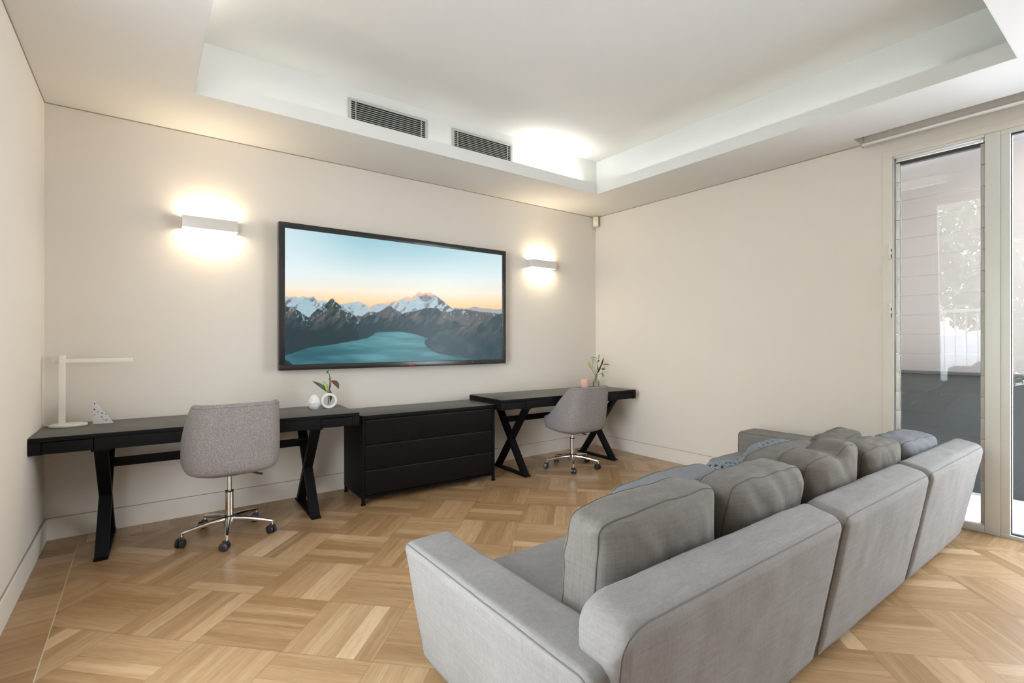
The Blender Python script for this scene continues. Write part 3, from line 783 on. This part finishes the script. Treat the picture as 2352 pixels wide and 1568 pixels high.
# ================================================================== THINGS ON THE DESKS
ZD = .7305
dl = empty('desk_lamp', (-.40, 4.07, ZD), 0, 'slim white desk lamp with a straight horizontal arm on the left desk', 'lamp')
def ell(p): return p
base = MB(); base.lathe([(0, 0), (.088, 0), (.092, .004), (.092, .012), (.088, .016), (0, .017)], n=40)
base.v = [(x*1.0+.03, y*.72, z) for x, y, z in base.v]
base.build('lamp_base', M_white, dl)
MB().rbox(-.0165, .0165, -.009, .009, .014, .437, .003).build('lamp_post', M_white, dl)
MB().rbox(-.046, .345, .012, .022, .388, .412, .002).build('lamp_arm', M_white, dl)
MB().cyl((0, -.012, .400), (0, .012, .400), .010, n=20).build('pivot', M_cer, dl)
MB().tube([(-.055, .02, .006), (-.085, .06, .006), (-.092, .12, .008), (-.094, .165, -.02), (-.094, .172, -.2)], .0025, 6).build('cord', M_white, dl)

tri = empty('terrazzo_wedge', (-.255, 4.07, ZD), math.radians(3), 'small triangular terrazzo bookend beside the white lamp', 'ornament')
MB().prism([(0, 0), (.100, 0), (.003, .153), (0, .153)], 'y', 0, .035).build('wedge_block', M_terr, tri, smooth=False)

egg = empty('egg_ornament', (1.052, 3.97, ZD), 0, 'white speckled egg-shaped trinket jar on the left desk', 'ornament')
pr = [(0, 0), (.022, .0), (.034, .012), (.043, .028), (.0455, .040), (.0458, .0455)]
MB().lathe(pr+[(.040, .0455), (0, .0455)], n=36).build('egg_base', M_marb, egg)
MB().lathe([(0, .0468), (.0458, .0468), (.0445, .058), (.037, .079), (.027, .098), (.016, .109), (.006, .1135), (0, .114)], n=36).build('egg_lid', M_marb, egg)

def leafmb(mb, base, tip, up, w, curl=.1, seg=8):
    b = Vector(base); t = Vector(tip); d = (t-b); L = d.length; d.normalize(); s = d.cross(Vector(up)).normalized(); n = s.cross(d)
    rows = []
    for i in range(seg+1):
        k = i/seg; wd = w*math.sin(PI*min(1, k*.93+.05))**.8*(1-.25*k); c = b+d*(L*k)+n*(curl*L*math.sin(PI*k))
        if i == seg: wd = .0006
        rows += [c-s*wd+n*wd*.25, c, c+s*wd+n*wd*.25]
    f = []
    for i in range(seg):
        for j in range(2): f.append((i*3+j, i*3+j+1, (i+1)*3+j+1, (i+1)*3+j))
    m = len(rows); off = n*.0009
    v = rows+[p-off for p in rows]; f2 = [tuple(x+m for x in reversed(q)) for q in f]
    mb.add(v, f+f2)
def bud(mb, base, tip, r, seg=8):
    b = Vector(base); t = Vector(tip)
    pth = [b.lerp(t, i/seg) for i in range(seg+1)]; rr = [max(.0006, r*math.sin(PI*min(1, .10+i/seg*.87))**.75) for i in range(seg+1)]
    mb.tube(pth, rr, 12)

rv = empty('ring_vase', (1.165, 3.985, ZD), math.radians(-6), 'white ring-shaped bud vase at the right end of the left desk', 'vase')
m = MB(); n = 56; q = 10
for_v = []
R0, R1, hd = .0595, .042, .021
sec = [(R0-.003, -hd), (R0, -hd+.003), (R0, hd-.003), (R0-.003, hd), (R1+.003, hd), (R1, hd-.003), (R1, -hd+.003), (R1+.003, -hd)]
vv = []; ff = []
for i in range(n):
    t = 2*PI*i/n
    for r, y in sec:
        vv.append((r*math.cos(t), y, max(.0, .0575+r*math.sin(t)) if r > .05 else .0575+r*math.sin(t)*.95))
for i in range(n):
    j = (i+1) % n
    for k in range(8): ff.append((i*8+k, i*8+(k+1) % 8, j*8+(k+1) % 8, j*8+k))
m.add(vv, ff).build('ceramic_ring', M_cer, rv)
MB().lathe([(.0, .020), (.0085, .021), (.009, .03), (.009, .142), (.0075, .142), (.0075, .03), (0, .028)], (0, 0, 0), 20).build('glass_tube', M_vase, rv)
tw = empty('magnolia_sprig', (1.165, 3.985, ZD+.03), math.radians(0), 'sprig with green and russet leaves and one pale bud in the ring vase', 'plant')
MB().tube([(0, 0, 0), (.001, 0, .06), (.004, 0, .12), (.010, 0, .18), (.006, 0, .225), (-.005, 0, .252)], [.0035, .0035, .004, .0045, .003, .002], 8).tube([(.0, 0, .08), (-.018, -.002, .11), (-.05, -.004, .14)], .002, 6).tube([(.012, 0, .185), (.018, 0, .215)], [.003, .001], 6).tube([(.004, 0, .19), (-.004, 0, .204)], [.003, .001], 6).build('stem', M_stem, tw)
g = MB(); leafmb(g, (-.012, -.004, .10), (-.128, -.02, .187), (0, -1, .3), .016, .12); g.build('leaf', M_green, tw)
g = MB(); leafmb(g, (.0, -.006, .105), (.010, -.02, .185), (1, -.6, 0), .012, .05); g.build('leaf', M_green, tw)
g = MB(); leafmb(g, (-.018, -.004, .238), (.0, 0, .268), (0, 1, 0), .006, .05); g.build('leaf', M_green, tw)
g = MB(); leafmb(g, (.018, -.004, .182), (.070, -.025, .118), (.2, -1, .5), .024, .22); g.build('leaf', M_brown, tw)
g = MB(); leafmb(g, (.012, .010, .108), (.018, .03, .010), (.3, -1, .1), .014, .1); g.build('leaf', M_brown, tw)
g = MB(); bud(g, (-.012, -.006, .105), (-.043, -.012, .180), .0165); g.build('bud', M_bud, tw, label='pale green lily bud')

cd = empty('candle', (4.01, 4.03, ZD), 0, 'pink glass candle on the far corner desk, left of the flower vase', 'candle')
MB().lathe([(0, 0), (.040, 0), (.045, .004), (.0475, .02), (.0475, .094), (.045, .096), (.043, .094), (.043, .078), (0, .078)], n=36).build('candle_cup', M_pink, cd)
MB().cyl((0, 0, .078), (0, 0, .088), .001, n=6).build('wick', M_gasket, cd)
gv = empty('glass_vase', (4.155, 4.0, ZD), 0, 'small clear glass bottle vase in the far corner holding lilies', 'vase')
MB().lathe([(0, 0), (.030, 0), (.036, .006), (.037, .045), (.034, .065), (.020, .085), (.014, .098), (.0135, .118), (.019, .126), (.0175, .127), (.012, .118), (.012, .098), (.018, .084), (.032, .064), (.035, .045), (.034, .008), (0, .005)], n=36).build('glass_body', M_vase, gv)
MB().lathe([(0, .0055), (.0335, .0085), (.0345, .045), (.0325, .058), (0, .058)], n=30).build('water', glass('water', (.96, .98, .97), 1.33), gv)
fl = empty('lily_bunch', (4.155, 4.0, ZD+.02), 0, 'bunch of green lily buds and leaves in the small glass vase', 'plant')
# local sideways axis s points along the far wall corner seen from the room
def Q(s_, d_, z_): return (s_*.80+d_*.60, -s_*.60+d_*.80, z_)
sm_ = MB()
sm_.tube([Q(.015, 0, .01), Q(.0, 0, .10), Q(-.03, 0, .15), Q(-.052, 0, .19)], .0025, 6).tube([Q(-.022, 0, .02), Q(.0, 0, .10), Q(.012, .0, .19), Q(.022, 0, .26), Q(.026, 0, .30)], .0025, 6)
sm_.tube([Q(-.005, 0, .03), Q(.0, 0, .10), Q(-.015, .01, .2), Q(-.028, .01, .235)], .0022, 6).tube([Q(0, 0, .08), Q(.03, 0, .122), Q(.062, 0, .135), Q(.078, 0, .165)], .0025, 6)
sm_.tube([Q(-.008, 0, .03), Q(.01, .0, .12), Q(.05, 0, .2), Q(.092, 0, .27)], [.003, .003, .0025, .0015], 6)
sm_.build('stems', M_stem, fl)
for b0, b1, r in ((Q(-.054, -.004, .19), Q(-.092, -.01, .275), .0125), (Q(-.030, .01, .245), Q(-.046, .01, .298), .012), (Q(.027, 0, .30), Q(.040, 0, .357), .0105), (Q(.079, 0, .17), Q(.094, 0, .215), .013)):
    g = MB(); bud(g, b0, b1, r); g.build('bud', M_bud, fl)
for b0, b1, u_, w_, c_, mt in (
    (Q(-.002, -.012, .11), Q(.010, -.03, .235), Q(1, -.5, 0), .020, .1, M_green), (Q(.012, -.005, .225), Q(-.072, -.02, .315), Q(.4, -.4, 1), .010, .18, M_green),
    (Q(.012, .0, .30), Q(-.062, 0, .318), Q(0, -.5, 1), .009, .12, M_green), (Q(-.045, 0, .18), Q(-.045, -.01, .25), Q(1, -.5, 0), .006, .05, M_green),
    (Q(.010, -.004, .13), Q(.062, -.01, .25), Q(.5, -1, 0), .014, .05, M_green), (Q(.016, -.004, .265), Q(.04, -.01, .285), Q(0, -.8, .6), .012, .1, M_green),
    (Q(.055, -.01, .185), Q(.105, -.01, .183), Q(0, -1, .5), .011, .1, M_green), (Q(.066, -.004, .142), Q(.082, -.01, .09), Q(.5, -1, 0), .008, .1, M_green),
    (Q(.048, -.004, .205), Q(.085, -.01, .318), Q(.5, -1, 0), .013, .04, M_brown), (Q(.075, -.004, .235), Q(.155, -.01, .235), Q(0, -.8, .6), .008, .1, M_brown)):
    g = MB(); leafmb(g, b0, b1, u_, w_, c_); g.build('leaf', mt, fl)

# ================================================================== SOFA
def wn(p, s, seed=0.): return noise.noise(Vector((p[0]*s+seed, p[1]*s+seed*1.7, p[2]*s-seed)))
def hexmap(c8, h):
    # c8 corners keyed by (sx,sy,sz)
    def f(p):
        u, v, w = [(p[i]/h[i]+1)/2 for i in range(3)]
        r = Vector((0, 0, 0))
        for (i, j, k), c in c8.items():
            r += Vector(c)*((u if i else 1-u)*(v if j else 1-v)*(w if k else 1-w))
        return r
    return f
def soft_hex(name, c8, parent, mat, r=.035, n=(10, 6, 6), k=4, puff=.012, wr=.003, seed=1., pipes=(), pr=.0035, pmat=None, post=None):
    def dist(a, b): return (Vector(c8[a])-Vector(c8[b])).length
    h = (dist((0, 0, 1), (1, 0, 1))/2, dist((0, 0, 1), (0, 1, 1))/2, dist((0, 0, 0), (0, 0, 1))/2)
    base = hexmap(c8, h)
    ctr = base((0, 0, 0))
    def f(p):
        q = base(p); u, v, w = [p[i]/h[i] for i in range(3)]
        nrm = Vector((abs(u)**7*math.copysign(1, u), abs(v)**7*math.copysign(1, v), abs(w)**7*math.copysign(1, w)))
        if nrm.length > 1e-6: nrm = nrm/max(1., nrm.length)
        am = puff*(1-u**4 if abs(u) < .98 else .4)*(1-v**4 if abs(v) < .98 else .4)*(1-w**4 if abs(w) < .98 else .4)
        wv = wr*(wn(q, 9, seed)+.6*wn(q, 22, seed))
        return q+nrm*(am+wv)
    if post:
        f0 = f; f = lambda p: post(f0(p))
    v, fs = rgrid(h, r, k, n, f)
    o = MB().add(v, fs).build(name, mat, parent, ang=80)
    for ax, sg in pipes:
        i = ax; j, l = [a for a in range(3) if a != i]
        path = []
        def pt(a, b):
            q = [0, 0, 0]; q[i] = sg*h[i]; q[j] = a; q[l] = b
            # put the cord on the rounded edge
            return f(rpoint(q, h, r*1.0))
        hj, hl = h[j], h[l]; rc = max(r, .02); N = 26
        crn = []
        for s1, s2, a0 in ((1, 1, 0), (-1, 1, 90), (-1, -1, 180), (1, -1, 270)):
            for d in (0, 22.5, 45, 67.5, 90):
                t = math.radians(a0+d); crn.append((s1*(hj-rc)+rc*math.cos(t), s2*(hl-rc)+rc*math.sin(t)))
        for q0, q1 in zip(crn, crn[1:]+crn[:1]):
            m_ = max(1, int(math.hypot(q1[0]-q0[0], q1[1]-q0[1])/.03))
            for s_ in range(m_): path.append(pt(q0[0]+(q1[0]-q0[0])*s_/m_, q0[1]+(q1[1]-q0[1])*s_/m_))
        MB().tube(path, pr, 7, closed=True).build('piping', pmat or mat, o)
    return o
def C8(x0b, x1b, x0t, x1t, ybb, yfb, ybt, yft, zb, ztb, ztf, skew=0.):
    # b/t bottom/top; yb = back side (towards the window-less side), yf = front side
    return {(0, 0, 0): (x0b, ybb, zb), (1, 0, 0): (x1b, ybb, zb), (0, 1, 0): (x0b, yfb, zb), (1, 1, 0): (x1b, yfb, zb),
            (0, 0, 1): (x0t, ybt, ztb), (1, 0, 1): (x1t, ybt, ztb), (0, 1, 1): (x0t, yft, ztf), (1, 1, 1): (x1t, yft, ztf)}
sofa = empty('sofa', (2.4, 1.2, 0), 0, 'long low grey linen sofa with its back to the camera', 'sofa')
class _P: pass
def SP(o): 
    # parts are modelled in room coordinates, so shift them under the sofa's base point
    o.location = (o.location.x-2.4, o.location.y-1.2, o.location.z); return o
backs = [((.90, 2.035, .838, 2.058), 3.), ((2.048, 3.055, 2.068, 3.092), 5.), ((3.068, 4.075, 3.102, 4.185), 8.)]
def round_end(p):
    rr = .11; dx = p.x-.835
    if dx < rr:
        k = max(0., min(1., (p.z-.25)/.36)); t = rr-max(0., dx); p.z -= (rr-math.sqrt(max(0., rr*rr-t*t)))*k*k*.85
    return p
for (xa, xb, xc, xd), sd in backs:
    SP(soft_hex('backrest', C8(xa, xb, xc, xd, .828, .96, .728, .885, .035, .608, .644), sofa, M_sofa, .044, (40, 6, 14), 5, .012, .0035, sd, pipes=((1, -1),), pr=.0024, pmat=M_pipes, post=round_end))
    # outline seam near the top front edge comes from the rounded form itself
SP(soft_hex('armrest', C8(.862, 1.00, .772, .972, .80, 1.745, .775, 1.735, .035, .510, .510), sofa, M_sofa, .034, (5, 26, 12), 5, .010, .0035, 12., pipes=((0, -1),), pr=.0024, pmat=M_pipes))
SP(soft_hex('armrest', C8(3.93, 4.09, 3.93, 4.19, .98, 2.19, .95, 2.20, .035, .515, .515), sofa, M_sofa, .040, (5, 26, 12), 5, .010, .003, 15., pipes=((0, -1),), pr=.0024, pmat=M_pipes))
for (x0, x1, y1, sd) in ((.965, 2.05, 1.70, 21.), (2.05, 3.44, 1.70, 23.), (3.44, 3.935, 2.16, 26.)):
    SP(soft_hex('seat_section', C8(x0, x1, x0, x1, .93, y1-.02, .93, y1, .035, .375, .365), sofa, M_sofa, .04, (16, 12, 5), 4, .015, .003, sd))
for (x, y) in ((1.05, 1.0), (1.05, 1.6), (2.05, 1.0), (2.05, 1.6), (3.0, 1.0), (3.0, 1.6), (3.98, 1.05), (3.98, 2.05)):
    SP(MB().rbox(x-.03, x+.03, y-.03, y+.03, 0, .045, .004).build('foot', M_black, sofa))

# ------------------------------------------------ cushions
def cushion(loc, rot, L, H, T, mat, label, seed, group='loose back cushions on the sofa', sag=.03, dent=0., pmat=None):
    e = empty('sofa_cushion', loc, 0, label, 'cushion', group); e.rotation_euler = rot
    h = (L/2, T/2, H/2); r = .028
    def f(p):
        u, v, w = [p[i]/h[i] for i in range(3)]
        x, y, z = p
        g = (1-u**4)*(1-w**4)
        y *= .70+.72*max(0, g)**.8
        cr = 1-.05*(u*u*w*w)**1.5
        x *= (1-.03*(1-w*w)*abs(u)**2)*cr; z *= (1-.02*(1-u*u)*abs(w)**2)*cr
        # pleats running in from the seams
        e1 = (1-abs(u)**8)*(1-abs(w)**8)
        pl = e1*(.006*wn((u*5+w*2.0, w*1.3-u*.6, .5), 1.0, seed)+.0035*wn((u*11+w*4, w*2.2, 1.5), 1.0, seed+4)*abs(w)**.6)
        y += (pl+.012*wn((u, w, v), 1.5, seed))*math.copysign(1, v)*min(1, abs(v)*1.5)
        top = max(0, w)
        z += .008*top*(1-u*u)-.012*top*abs(u)**5; z -= dent*top*math.exp(-((u-.05)/.28)**2)
        z += .008*wn((u*1.5, v, w), 2.2, seed+9); x += .008*wn((u, v, w*1.5), 2.2, seed+5)
        z += H/2
        y += -.04*top**2*.3
        return (x, y, z)
    v, fs = rgrid(h, r, 4, (34, 6, 26), f)
    b = MB().add(v, fs).build('cushion_cover', mat, e, ang=80)
    for sg in (-1, 1):
        path = []
        rc = .035; crn = []
        for s1, s2, a0 in ((1, 1, 0), (-1, 1, 90), (-1, -1, 180), (1, -1, 270)):
            for d in (0, 30, 60, 90):
                t = math.radians(a0+d); crn.append((s1*(h[0]-rc)+rc*math.cos(t), s2*(h[2]-rc)+rc*math.sin(t)))
        for q0, q1 in zip(crn, crn[1:]+crn[:1]):
            m_ = max(1, int(math.hypot(q1[0]-q0[0], q1[1]-q0[1])/.02))
            for s_ in range(m_):
                a = q0[0]+(q1[0]-q0[0])*s_/m_; c = q0[1]+(q1[1]-q0[1])*s_/m_
                path.append(f(rpoint((a, sg*h[1], c), h, r)))
        MB().tube(path, .0023, 6, closed=True).build('piping', pmat or M_pipe, b)
    return e
R = math.radians
ZS = .378
G1 = 'back row of sofa cushions'; G2 = 'front row of sofa cushions'
cushion((1.275, 1.035, ZS), (R(4), R(-1), R(1)), .60, .40, .165, M_cush, 'big grey cushion at the near end of the sofa, beside the armrest', 1.3, G1)
cushion((1.885, 1.03, ZS), (R(4), R(1), R(1)), .585, .385, .165, M_cush, 'big grey cushion second from the near end, standing beyond the dark gap', 2.7, G1)
cushion((2.48, 1.03, ZS), (R(5), R(-2), R(2)), .60, .40, .165, M_cushbr, 'dented grey cushion in the middle of the back row, with a creased top', 4.1, G1, .03, .034)
cushion((3.06, 1.03, ZS), (R(6), R(2), R(0)), .55, .355, .165, M_cushbr, 'brownish grey cushion between the dented cushion and the blue-grey one', 5.9, G1)
cushion((3.655, 1.04, ZS), (R(8), R(2), R(-1)), .63, .325, .175, M_cushb, 'blue-grey cushion at the far end, near the louvre window', 7.2, G1)
cushion((1.735, 1.32, ZS), (R(12), R(-1), R(0)), .66, .33, .14, M_cushb, 'slate blue cushion leaning in front of the two nearest cushions', 8.8, G2)
cushion((2.72, 1.315, ZS), (R(12), R(-2), R(-2)), .62, .325, .15, M_cush, 'grey cushion leaning forward just behind the blue knitted throw', 10.4, G2)
cushion((3.31, 1.285, ZS), (R(10), R(-2), R(4)), .54, .335, .15, M_cushbr, 'dark taupe cushion leaning between the far armrest and the dented cushion', 12.6, G2)

# ------------------------------------------------ chunky knit throw and cushion
def knit(mb, surf, nu, nv, r=.011, amp=1.7):
    # surf(u,v) -> point; interlocking V stitches
    for j in range(nv):
        for i in range(nu):
            for sg in (-1, 1):
                pts = []
                for k in range(5):
                    t = k/4
                    uu = (i+.5+sg*(.46-.36*t))/nu; vv = (j-.15+1.25*t)/nv
                    p, n_ = surf(min(1, max(0, uu)), min(1, max(0, vv)))
                    pts.append(p+n_*(r*(-.1+amp*math.sin(PI*t))))
                mb.tube(pts, [r*.55, r*.95, r*1.05, r*.9, r*.5], 8)
def numsurf(g):
    def s(u, v):
        e = .002; p = Vector(g(u, v)); a = Vector(g(min(1, u+e), v))-Vector(g(max(0, u-e), v)); b = Vector(g(u, min(1, v+e)))-Vector(g(u, max(0, v-e)))
        n_ = a.cross(b); return p, (n_.normalized() if n_.length else Vector((0, 0, 1)))
    return s
kt = empty('knitted_throw', (2.70, 1.60, .378), 0, 'chunky blue and grey knitted throw heaped on the sofa seat in front of the cushions', 'throw')
def g1(u, v):
    # heap: u along x, v from front edge up and over towards the back
    x = -.40+.62*u
    pr_ = [( -.10, -.02), (-.115, .06), (-.06, .115), (.03, .125), (.10, .10)]
    t = v*(len(pr_)-1); i = min(int(t), len(pr_)-2); f_ = t-i
    y = pr_[i][0]*(1-f_)+pr_[i+1][0]*f_; z = pr_[i][1]*(1-f_)+pr_[i+1][1]*f_
    sc = .25+.75*min(1, u*1.6+.05); 
    return (x*.92, -y*.92, max(.012, z*1.4*sc+.010*math.sin(u*13)))
mb = MB(); knit(mb, numsurf(g1), 12, 8, .0125)
o = mb.build('knit_stitches', M_knit, kt, ang=80)
bs = MB(); vv = []; ff = []
for i in range(31):
    for j in range(13):
        p = g1(i/30, j/12); vv.append((p[0], p[1], max(.004, p[2]-.010)))
for i in range(30):
    for j in range(12): a = i*13+j; ff.append((a, a+1, a+14, a+13))
bs.add(vv, ff).build('knit_backing', M_knitgap, kt)
kc = empty('knitted_cushion', (3.36, 1.62, .40), 0, 'small chunky grey knitted cushion lying beside the far armrest', 'cushion')
def g2(u, v):
    th = (u-.5)*PI*.98; ph = 2*PI*v
    cx = math.sin(th); rr = math.cos(th)**.55
    return (.235*cx, .10*rr*math.cos(ph), .088+.080*rr*math.sin(ph))
mb = MB(); knit(mb, numsurf(lambda u, v: g2(u, 1-v)), 11, 12, .0125)
mb.build('knit_stitches', M_knit, kc, ang=80)
mb = MB(); vv = []; ff = []
for i in range(25):
    for j in range(24):
        p = g2(i/24, j/24); vv.append((p[0]*.97, p[1]*.93, .088+(p[2]-.088)*.93))
for i in range(24):
    for j in range(24): ff.append((i*24+j, i*24+(j+1) % 24, (i+1)*24+(j+1) % 24, (i+1)*24+j))
mb.add(vv, ff).build('cushion_core', M_knitgap, kc)
